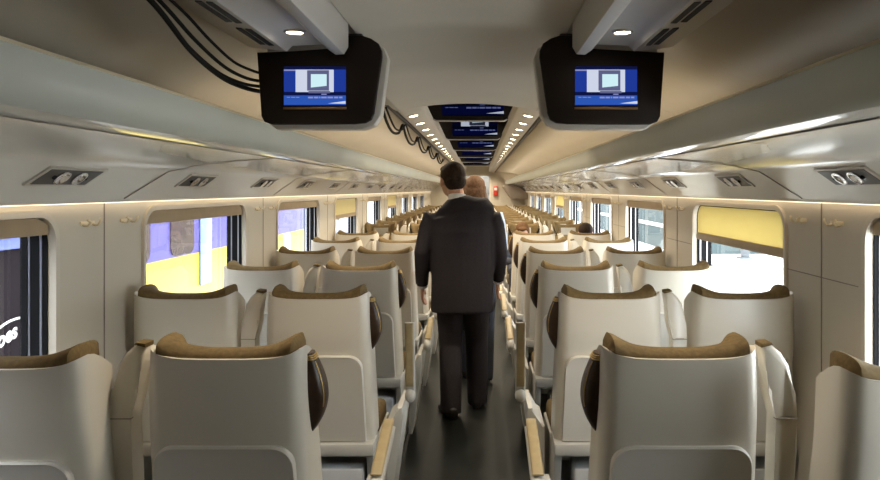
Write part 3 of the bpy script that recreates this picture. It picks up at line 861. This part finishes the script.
AX, WX = .634, 1.214
PIT, YR = 1.06, 1.93
for k in range(6):
    y = YR + PIT * k
    for side, s_ in (('left', -1), ('right', 1)):
        arm = 'up' if k == 1 else 'down'
        extra = ' with raised armrest' if k == 1 else ''
        near = 'nearest the camera' if k == 0 else '%s from the camera' % ORD[k]
        ya = yw = y
        if k == 0: yw = 1.82 if s_ < 0 else 1.69
        seat(s_ * AX - (.012 if k == 0 and s_ < 0 else 0), ya, 0, -s_, True, arm, False, 'cream-backed aisle seat%s, left side, back to us, %s'.replace('left', side) % (extra, near), 'seats facing away on the %s' % side)
        seat(s_ * WX - (0 if k else .024 if s_ > 0 else -.010), yw, 0, -s_, False, 'none', False, 'cream-backed window seat, %s side, back to us, %s' % (side, near), 'seats facing away on the %s' % side)
FY = 9.2
for j in range(12):
    y = FY + .98 * j
    for side, s_ in (('left', -1), ('right', 1)):
        if j < 4:
            la = 'brown aisle seat with white headrest cover facing us, %s facing row, %s of aisle' % (ORD[j], side)
            lw = 'brown window seat with white headrest cover facing us, %s facing row, %s of aisle' % (ORD[j], side); g = 'seats facing us on the %s' % side
        else:
            la = 'distant brown aisle seat facing us, %s facing row, %s of aisle' % (ORD[j], side)
            lw = 'distant brown window seat facing us, %s facing row, %s of aisle' % (ORD[j], side); g = 'distant seats facing us on the %s' % side
        seat(s_ * AX, y, PI, s_, True, 'down', True, la, g)
        seat(s_ * WX, y, PI, s_, False, 'none', True, lw, g)

# ------------------------------------------------------------------ people
def hand_into(bm, wrist, d, side, curl=.5, back=Vector((0, -1, 0))):
    """hand hanging from wrist along d; side = direction of the thumb"""
    d = d.normalized(); th = (side - d * side.dot(d)).normalized(); nn = d.cross(th)
    sweep(bm, [wrist - d * .03, wrist + d * .01, wrist + d * .045, wrist + d * .085], [(.024, .018), (.030, .015), (.040, .015), (.040, .012)], 12, ref=th)
    L = [.066, .075, .070, .055]
    for i in range(4):
        b0 = wrist + d * .075 + th * (.029 - .0195 * i)
        p = [b0]; dirv = d.copy()
        for q, fr in enumerate((.42, .32, .26)):
            dirv = (dirv + nn * curl * (.35 + .25 * q)).normalized(); p.append(p[-1] + dirv * L[i] * fr)
        sweep(bm, [b0 - d * .02] + p, [.0085, .0090, .0085, .008, .0065], 8)
    t0 = wrist + d * .025 + th * .028
    sweep(bm, [t0 - th * .012, t0 + th * .018 + d * .015, t0 + th * .030 + d * .042 + nn * .008, t0 + th * .030 + d * .066 + nn * .018], [.012, .011, .0095, .0075], 8)

def head_into(bm, c, R, sc=1.0):
    """c: centre of the cranium, R: 3x3 rotation with +y the way the face looks"""
    def E(p, r): ellipsoid(bm, Vector(c) + R @ (Vector(p) * sc), [q * sc for q in r], R, 18, 12)
    E((0, 0, .012), (.076, .095, .085)); E((0, .035, -.045), (.062, .062, .075)); E((0, .058, -.088), (.036, .034, .026))
    E((0, .02, -.06), (.058, .055, .05))
    E((0, .098, -.030), (.013, .020, .014)); E((0, .092, -.010), (.009, .012, .026))
    E((0, .080, -.064), (.024, .016, .006)); E((0, .080, -.074), (.021, .016, .007))
    for s_ in (-1, 1):
        E((s_ * .033, .080, .016), (.022, .012, .008)); E((s_ * .078, -.006, -.022), (.010, .018, .031)); E((s_ * .04, .065, -.03), (.024, .022, .02))

def person(name, label, root, J, opts, group=None):
    """J: joint positions (root space). builds one continuous body plus clothing and hair children"""
    t = thing(name, label, 'person', root, 0, group)
    sc = opts.get('sc', 1.0); V = {k: Vector(v) for k, v in J.items()}
    R = opts['headrot']
    bm = bmesh.new()
    head_into(bm, V['head'], R, opts.get('hsc', 1.0))
    sweep(bm, [V['neck'] - Vector((0, 0, .05)), V['neck'], (V['neck'] + V['head']) / 2, V['head']], [.062, .056, .054, .05], 14)
    ch = (V['shL'] + V['shR']) / 2; pv = (V['hipL'] + V['hipR']) / 2
    shw = (V['shL'] - V['shR']).length / 2; hw = (V['hipL'] - V['hipR']).length / 2
    mid = (ch + pv) / 2
    sweep(bm, [pv - (ch - pv) * .16, pv, pv + (ch - pv) * .25, mid, pv + (ch - pv) * .76, ch - (ch - pv) * .06, V['neck']],
          [(.10, .08), (hw + .075, .105), (hw + .06, .1), (shw * .78, .095), (shw * .88, .105), (shw * .74, .08), (.056, .052)], 20)
    for s_ in 'LR':
        sh, el, wr = V['sh' + s_], V['el' + s_], V['wr' + s_]
        sweep(bm, [sh.lerp(ch, .3) - Vector((0, 0, .035)), sh - Vector((0, 0, .05)), sh.lerp(el, .5), el, el.lerp(wr, .4), wr], [.042, .046, .042, .038, .037, .026], 12)
        hp, kn, an, to = V['hip' + s_], V['kn' + s_], V['an' + s_], V['to' + s_]
        sweep(bm, [hp + (pv - hp) * .2 + Vector((0, 0, .05)), hp, hp.lerp(kn, .5), kn, kn.lerp(an, .35), an], [.08, .085, .07, .054, .054, .037], 14)
        fd = (to - an); fd.z = 0
        sweep(bm, [an + Vector((0, 0, .02)), an + fd * .02 + Vector((0, 0, -.04)), an + fd * .5 + Vector((0, 0, -.058)), to + Vector((0, 0, .012))], [.030, .026, (.028, .018), (.016, .008)], 12)
        hand_into(bm, wr, V.get('hd' + s_, (wr - el)), opts.get('thumb' + s_, Vector((0, 1, 0))), opts.get('curl', .5))
    remeshed('body', bm, .0055, M['skin'], t, 3)
    # upper garment
    bm = bmesh.new()
    fl = opts.get('jacket', .03); hem = opts.get('hem')
    up = (ch - pv)
    if hem is not None:
        k0 = pv + up.normalized() * hem
        w0 = hw + .124
        sweep(bm, [k0, k0 + up.normalized() * .02, pv + up * .12, pv + up * .42, pv + up * .78, ch - up * .03, ch + up * .05, ch.lerp(V['neck'], .38), ch.lerp(V['neck'], .64), ch.lerp(V['neck'], .86), V['neck'] + Vector((0, 0, .004))],
              [(w0, .135), (w0 + .002, .138), (w0 - .001, .135), (shw * .98 + fl * .3, .128), (shw * 1.03 + fl * .3, .137), (shw * 1.06, .120), (shw * 1.02, .110), (shw * .93, .098), (shw * .73, .090), (shw * .48, .080), (.070, .066)], 28)
    else:
        sweep(bm, [pv - up * .02, pv + up * .2, mid, pv + up * .78, ch, ch + up * .06, V['neck']],
              [(hw + .09, .115), (hw + .08, .11), (shw * .85, .11), (shw * 1.0, .125), (shw * .95, .1), (shw * .6, .085), (.066, .062)], 24)
    for s_ in 'LR':
        sh, el, wr = V['sh' + s_], V['el' + s_], V['wr' + s_]
        d = (wr - el).normalized()
        sweep(bm, [sh.lerp(ch, .25) - Vector((0, 0, .012)), sh - Vector((0, 0, .014)), sh.lerp(el, .3), sh.lerp(el, .7), el, el.lerp(wr, .5), wr - d * .012], [.045, .060 + fl * .1, .063, .058, .054, .050, .042], 14)
    remeshed(opts.get('topname', 'jacket'), bm, .009, opts['top'], t, 6)
    # trousers
    bm = bmesh.new()
    sweep(bm, [pv + up * .22, pv + up * .08, pv, pv - Vector((0, 0, .08))], [(hw + .07, .11), (hw + .08, .115), (hw + .088, .12), (hw + .07, .10)], 22)
    for s_ in 'LR':
        hp, kn, an = V['hip' + s_], V['kn' + s_], V['an' + s_]
        sweep(bm, [hp + Vector((0, 0, .04)), hp, hp.lerp(kn, .5), kn, kn.lerp(an, .5), an + Vector((0, 0, -.062 if not opts.get('sit') else -.02))], [.095, .100, .092, .082, .078, .072], 16)
    remeshed('trousers', bm, .010, opts['bottom'], t, 6)
    # shoes
    for s_ in 'LR':
        an, to = V['an' + s_], V['to' + s_]
        fd = to - an; fd.z = 0; L = fd.length; fd.normalize(); sd = Vector((fd.y, -fd.x, 0)); base = an.copy(); lift = opts.get('lift' + s_, 0)
        bm = bmesh.new(); rg = []
        zf = an.z - .085
        for u, w_, h_ in ((-.075, .022, .045), (-.066, .033, .075), (-.02, .038, .10), (.05, .040, .085), (.12, .047, .055), (.17, .046, .042), (.20, .030, .032), (.212, .012, .02)):
            c = an + fd * u; c.z = zf + max(0, lift * (.12 - u))
            rg.append([c + sd * (w_ * math.copysign(abs(math.cos(a)) ** .7, math.cos(a))) + Vector((0, 0, h_ / 2 + h_ / 2 * math.copysign(abs(math.sin(a)) ** .6, math.sin(a)))) for a in [2 * PI * k / 18 for k in range(18)]])
        grid_loft(bm, rg); finish('shoe', bm, M['shoe'], t, smooth=60)
    # eyes
    for s_ in (-1, 1):
        bm = bmesh.new(); hs = opts.get('hsc', 1)
        ellipsoid(bm, V['head'] + R @ (Vector((s_ * .033, .083, .003)) * hs), (.012 * hs,) * 3, R, 12, 8); finish('eye', bm, M['eye'], t)
    # hair
    bm = bmesh.new(); hs = opts.get('hsc', 1)
    def E(p, r): ellipsoid(bm, V['head'] + R @ (Vector(p) * hs), [q * hs for q in r], R, 20, 14)
    if opts['hairstyle'] == 'short':
        E((0, -.018, .030), (.083, .092, .082)); E((0, -.045, -.02), (.074, .062, .068)); E((0, .05, .07), (.06, .045, .03))
    else:
        E((0, -.02, .028), (.090, .098, .086)); E((0, -.045, -.03), (.090, .075, .10)); E((0, -.045, -.10), (.094, .062, .075))
        E((.072, -.005, -.07), (.026, .05, .10)); E((-.072, -.005, -.07), (.026, .05, .10)); E((0, .06, .078), (.06, .035, .022))
        for i in range(9):
            a = PI + PI * i / 8
            p = Vector((.082 * math.cos(a), -.03 + .062 * math.sin(a), 0)) * hs
            sweep(bm, [V['head'] + R @ (p + Vector((0, 0, .02))), V['head'] + R @ (p * 1.08 + Vector((0, 0, -.08))), V['head'] + R @ (p * 1.0 + Vector((0, 0, -.175 + .012 * (i % 3))))], [.014, .018, .007], 7)
    remeshed('hair', bm, .006, opts['hair'], t, 3)
    if opts.get('collar'):
        bm = bmesh.new()
        nd = Vector((0, 0, 1)); cc = V['neck'] + Vector((0, 0, -.012))
        rg = []
        for dz, r1 in ((-.02, .066), (.012, .064), (.032, .060), (.030, .055), (-.02, .058)):
            rg.append([cc + Vector((r1 * math.cos(2 * PI * k / 24), r1 * 1.02 * math.sin(2 * PI * k / 24), dz + (.012 * -math.sin(2 * PI * k / 24) if dz > .0 else 0))) for k in range(24)])
        grid_loft(bm, rg, False); finish('shirt_collar', bm, M['shirt'], t, smooth=60)
        for s_ in 'LR':
            el, wr = V['el' + s_], V['wr' + s_]; d = (wr - el).normalized()
            bm = bmesh.new(); sweep(bm, [wr - d * .03, wr - d * .0, wr + d * .004], [.036, .037, .035], 14); finish('shirt_cuff', bm, M['shirt'], t, smooth=60)
    return t

# man in the suit, walking away (root at the floor under him)
X0, YM = -.052, 4.84
J = dict(head=(-.070, .045, 1.600), neck=(-.035, .0, 1.470),
         shL=(-.214, .0, 1.348), shR=(.214, .0, 1.348),
         elL=(-.272, -.035, 1.105), elR=(.256, .02, 1.105),
         wrL=(-.275, .05, .86), wrR=(.245, .10, .885),
         hipL=(-.09, .0, .86), hipR=(.09, .0, .86),
         knL=(-.080, .03, .47), knR=(.095, .11, .48),
         anL=(-.075, -.06, .087), anR=(.102, .17, .087),
         toL=(-.135, .12, .02), toR=(.125, .36, .02))
J = {k: tuple(q * 1.018 if (k[:2] not in ('an', 'to') or n_ != 2) else q for n_, q in enumerate(v_)) for k, v_ in J.items()}
person('person', 'man in dark suit and white collar walking away down the aisle', (X0, YM, 0), J,
       dict(headrot=Matrix.Rotation(.42, 3, 'Z') @ Matrix.Rotation(-.10, 3, 'X') @ Matrix.Rotation(-.05, 3, 'Y'), top=M['suit'], bottom=M['trouser'], hem=-.165, jacket=.035,
            hair=M['hairdark'], hairstyle='short', collar=True, topname='suit_jacket', hsc=1.06))
# woman ahead of him
J = dict(head=(0, .02, 1.535), neck=(0, -.005, 1.405), shL=(-.175, 0, 1.325), shR=(.175, 0, 1.325),
         elL=(-.215, -.01, 1.06), elR=(.215, -.01, 1.06), wrL=(-.18, .16, .90), wrR=(.18, .16, .90),
         hipL=(-.085, 0, .84), hipR=(.085, 0, .84), knL=(-.075, .08, .46), knR=(.08, .03, .46), anL=(-.07, .10, .087), anR=(.075, -.10, .087),
         toL=(-.075, .30, .02), toR=(.085, .10, .02))
J = {k: tuple(q * 1.018 if (k[:2] not in ('an', 'to') or n_ != 2) else q for n_, q in enumerate(v_)) for k, v_ in J.items()}
person('person', 'person with shoulder-length auburn hair and pale blue top, ahead of the suited man', (.028, 5.72, 0), J,
       dict(headrot=Matrix.Rotation(-.1, 3, 'Z'), top=M['bluetop'], bottom=M['darktop'], hair=M['hairblond'], hairstyle='long', topname='blouse', hsc=.97))
# two seated people: one facing us with a bowed head, one facing away by the window
def seated(x, y, f, bow, dz, opts, lab):
    """f = -1 faces the camera, 1 faces away"""
    hy = -.02 + .13 * bow
    P_ = lambda a, b, c: (a * f * -1, b * f, c)
    J = dict(head=P_(0, hy, 1.035 + dz), neck=P_(0, .0, .905 + dz * .9), shL=P_(.165, -.02, .84 + dz * .8), shR=P_(-.165, -.02, .84 + dz * .8),
             elL=P_(.20, .06, .65 + dz * .4), elR=P_(-.20, .06, .65 + dz * .4), wrL=P_(.10, .24, .665), wrR=P_(-.10, .24, .665),
             hipL=P_(.09, -.03, .595), hipR=P_(-.09, -.03, .595), knL=P_(.10, .34, .57), knR=P_(-.10, .34, .57), anL=P_(.10, .34, .087), anR=P_(-.10, .34, .087),
             toL=P_(.10, .56, .02), toR=P_(-.10, .56, .02))
    rot = Matrix.Rotation(PI if f < 0 else 0, 3, 'Z') @ Matrix.Rotation(-.55 * bow, 3, 'X')
    o = dict(headrot=rot, bottom=M['darktop'], sit=True, topname='sweater', thumbL=Vector((0, 0, 1)), thumbR=Vector((0, 0, 1)), hsc=.95); o.update(opts)
    person('person', lab, (x, y, 0), J, o)
seated(.600, 8.86, -1, 1.0, .0, dict(top=M['darktop'], hair=M['hairbrown'], hairstyle='long'), 'seated person with chestnut hair bowed low, first facing aisle seat on the right')
seated(1.206, 7.56, 1, .0, .06, dict(top=M['darktop'], hair=M['hairdark'], hairstyle='short'), 'seated person, dark hair just above the sixth right window seat from the camera')

# ------------------------------------------------------------------ outside
bm = bmesh.new(); box(bm, -40, -1.75, -20, 90, -1.3, -1.2)
tag(finish('track_bed', bm, M['ballast']), 'grey ballast track bed outside the left windows', 'ground', kind='structure')
bm = bmesh.new(); box(bm, 1.75, 40, -20, 90, -1.3, .12)
tag(finish('platform', bm, M['concrete']), 'bright white concrete station platform outside the right windows', 'platform', kind='structure')
# neighbouring train on the left
t = thing('parked_train', 'yellow and violet train standing on the next track outside the left windows', 'train', (-3.5, 0, -1.0))
def skin(nm, y0, y1, z0, z1, m, x=0, d=2.4, bev=.0):
    bm = bmesh.new(); box(bm, -d, x, y0, y1, z0 + 1.0, z1 + 1.0, bev); return finish(nm, bm, m, t)
skin('dark_body', -8, 6.45, -.6, 2.7, M['plum'])
skin('yellow_band', 6.46, 14.2, -.6, .76, M['yellow'])
skin('violet_body', 6.46, 14.2, .761, 2.7, M['violet'])
skin('rear_body', 14.3, 34, -.6, 2.7, M['reargrey'])
skin('underframe', -8, 34, -.95, -.61, M['steel'], -.1)
for j, (ya, yb) in enumerate(((6.9, 7.55), (8.06, 8.71), (10.1, 10.75), (11.4, 12.05), (14.6, 15.4), (16.0, 16.9), (17.6, 18.5))):
    bm = bmesh.new(); prism(bm, rrect((ya + yb) / 2, 2.18, (yb - ya) / 2, .40, .12), 'x', .001, .015); finish('train_window', bm, M['twin'], t, smooth=None)
bm = bmesh.new(); box(bm, .001, .03, 8.9, 9.26, 1.33, 3.5, .02); finish('door_post', bm, M['palepost'], t)  # pale band on the train side imitates a window reflection
bm = bmesh.new(); box(bm, .001, .02, 12.7, 13.1, .5, 1.75, .02); finish('door_post', bm, M['white'], t)
bm = bmesh.new(); box(bm, .001, .02, -8, 5.6, 2.10, 2.30, .005); finish('blue_stripe', bm, M['bluestrip'], t)
cu = bpy.data.curves.new('oes', 'FONT'); cu.body = 'oes'; cu.size = .16; cu.shear = .25; cu.extrude = .002; cu.offset = .004
to = bpy.data.objects.new('lettering_src', cu); C.objects.link(to)
dg = bpy.context.evaluated_depsgraph_get(); dg.update()
me = bpy.data.meshes.new_from_object(to.evaluated_get(dg)); bpy.data.objects.remove(to)
me.name = 'lettering'; me.materials.append(M['letter'])
lo = bpy.data.objects.new('lettering', me); C.objects.link(lo); lo.parent = t
lo.matrix_local = Matrix.Translation((.006, 5.17, 1.375)) @ Matrix(((0, 0, 1), (1, 0, 0), (0, 1, 0))).to_4x4() @ Matrix.Rotation(.22, 4, 'Z')
bm = bmesh.new(); sweep(bm, catmull([(.006, 5.0, 1.43), (.006, 5.15, 1.51), (.006, 5.3, 1.555), (.006, 5.46, 1.56)], 6), .009, 6); finish('swoosh', bm, M['letter'], t)
# station things on the right
t = thing('station_building', 'grey-green glazed station building across the platform on the right', 'building', (4.5, 0, .12))
bm = bmesh.new(); box(bm, 0, 4, 15.6, 60, 0, 4.0); finish('facade', bm, M['teal'], t)
for j in range(10):
    bm = bmesh.new(); box(bm, -.06, -.001, 16.2 + 3.6 * j, 16.4 + 3.6 * j, 0, 4.0, .01); finish('pilaster', bm, M['frame'], t)
bm = bmesh.new(); box(bm, -.04, -.001, 15.6, 60, .52, .62, .01); finish('handrail_band', bm, M['frame'], t)
for j, (x, y) in enumerate(((5.6, 14.6), (4.3, 13.2))):
    p = thing('platform_post', 'grey steel post on the platform outside the right windows, %s one' % ('far' if j == 0 else 'near'), 'post', (x, y, .12), group='platform posts')
    bm = bmesh.new(); box(bm, -.07, .07, -.07, .07, .03, 3.8, .01); finish('shaft', bm, M['steel'], p)
    bm = bmesh.new(); box(bm, -.14, .14, -.14, .14, 0, .03, .005); finish('foot_plate', bm, M['steel'], p)

# ------------------------------------------------------------------ light
w = bpy.data.worlds.new('sky'); S.world = w; w.use_nodes = True
bg = w.node_tree.nodes['Background']; bg.inputs['Color'].default_value = (.92, .96, 1.0, 1); bg.inputs['Strength'].default_value = 6.0
v = S.view_settings; v.view_transform = 'Standard'; v.look = 'None'; v.exposure = 0.85; v.gamma = 1.0; v.use_curve_mapping = False
S.cycles.use_denoising = True
S.cycles.max_bounces = 10; S.cycles.diffuse_bounces = 5; S.cycles.transparent_max_bounces = 12
S.cycles.sample_clamp_indirect = 6
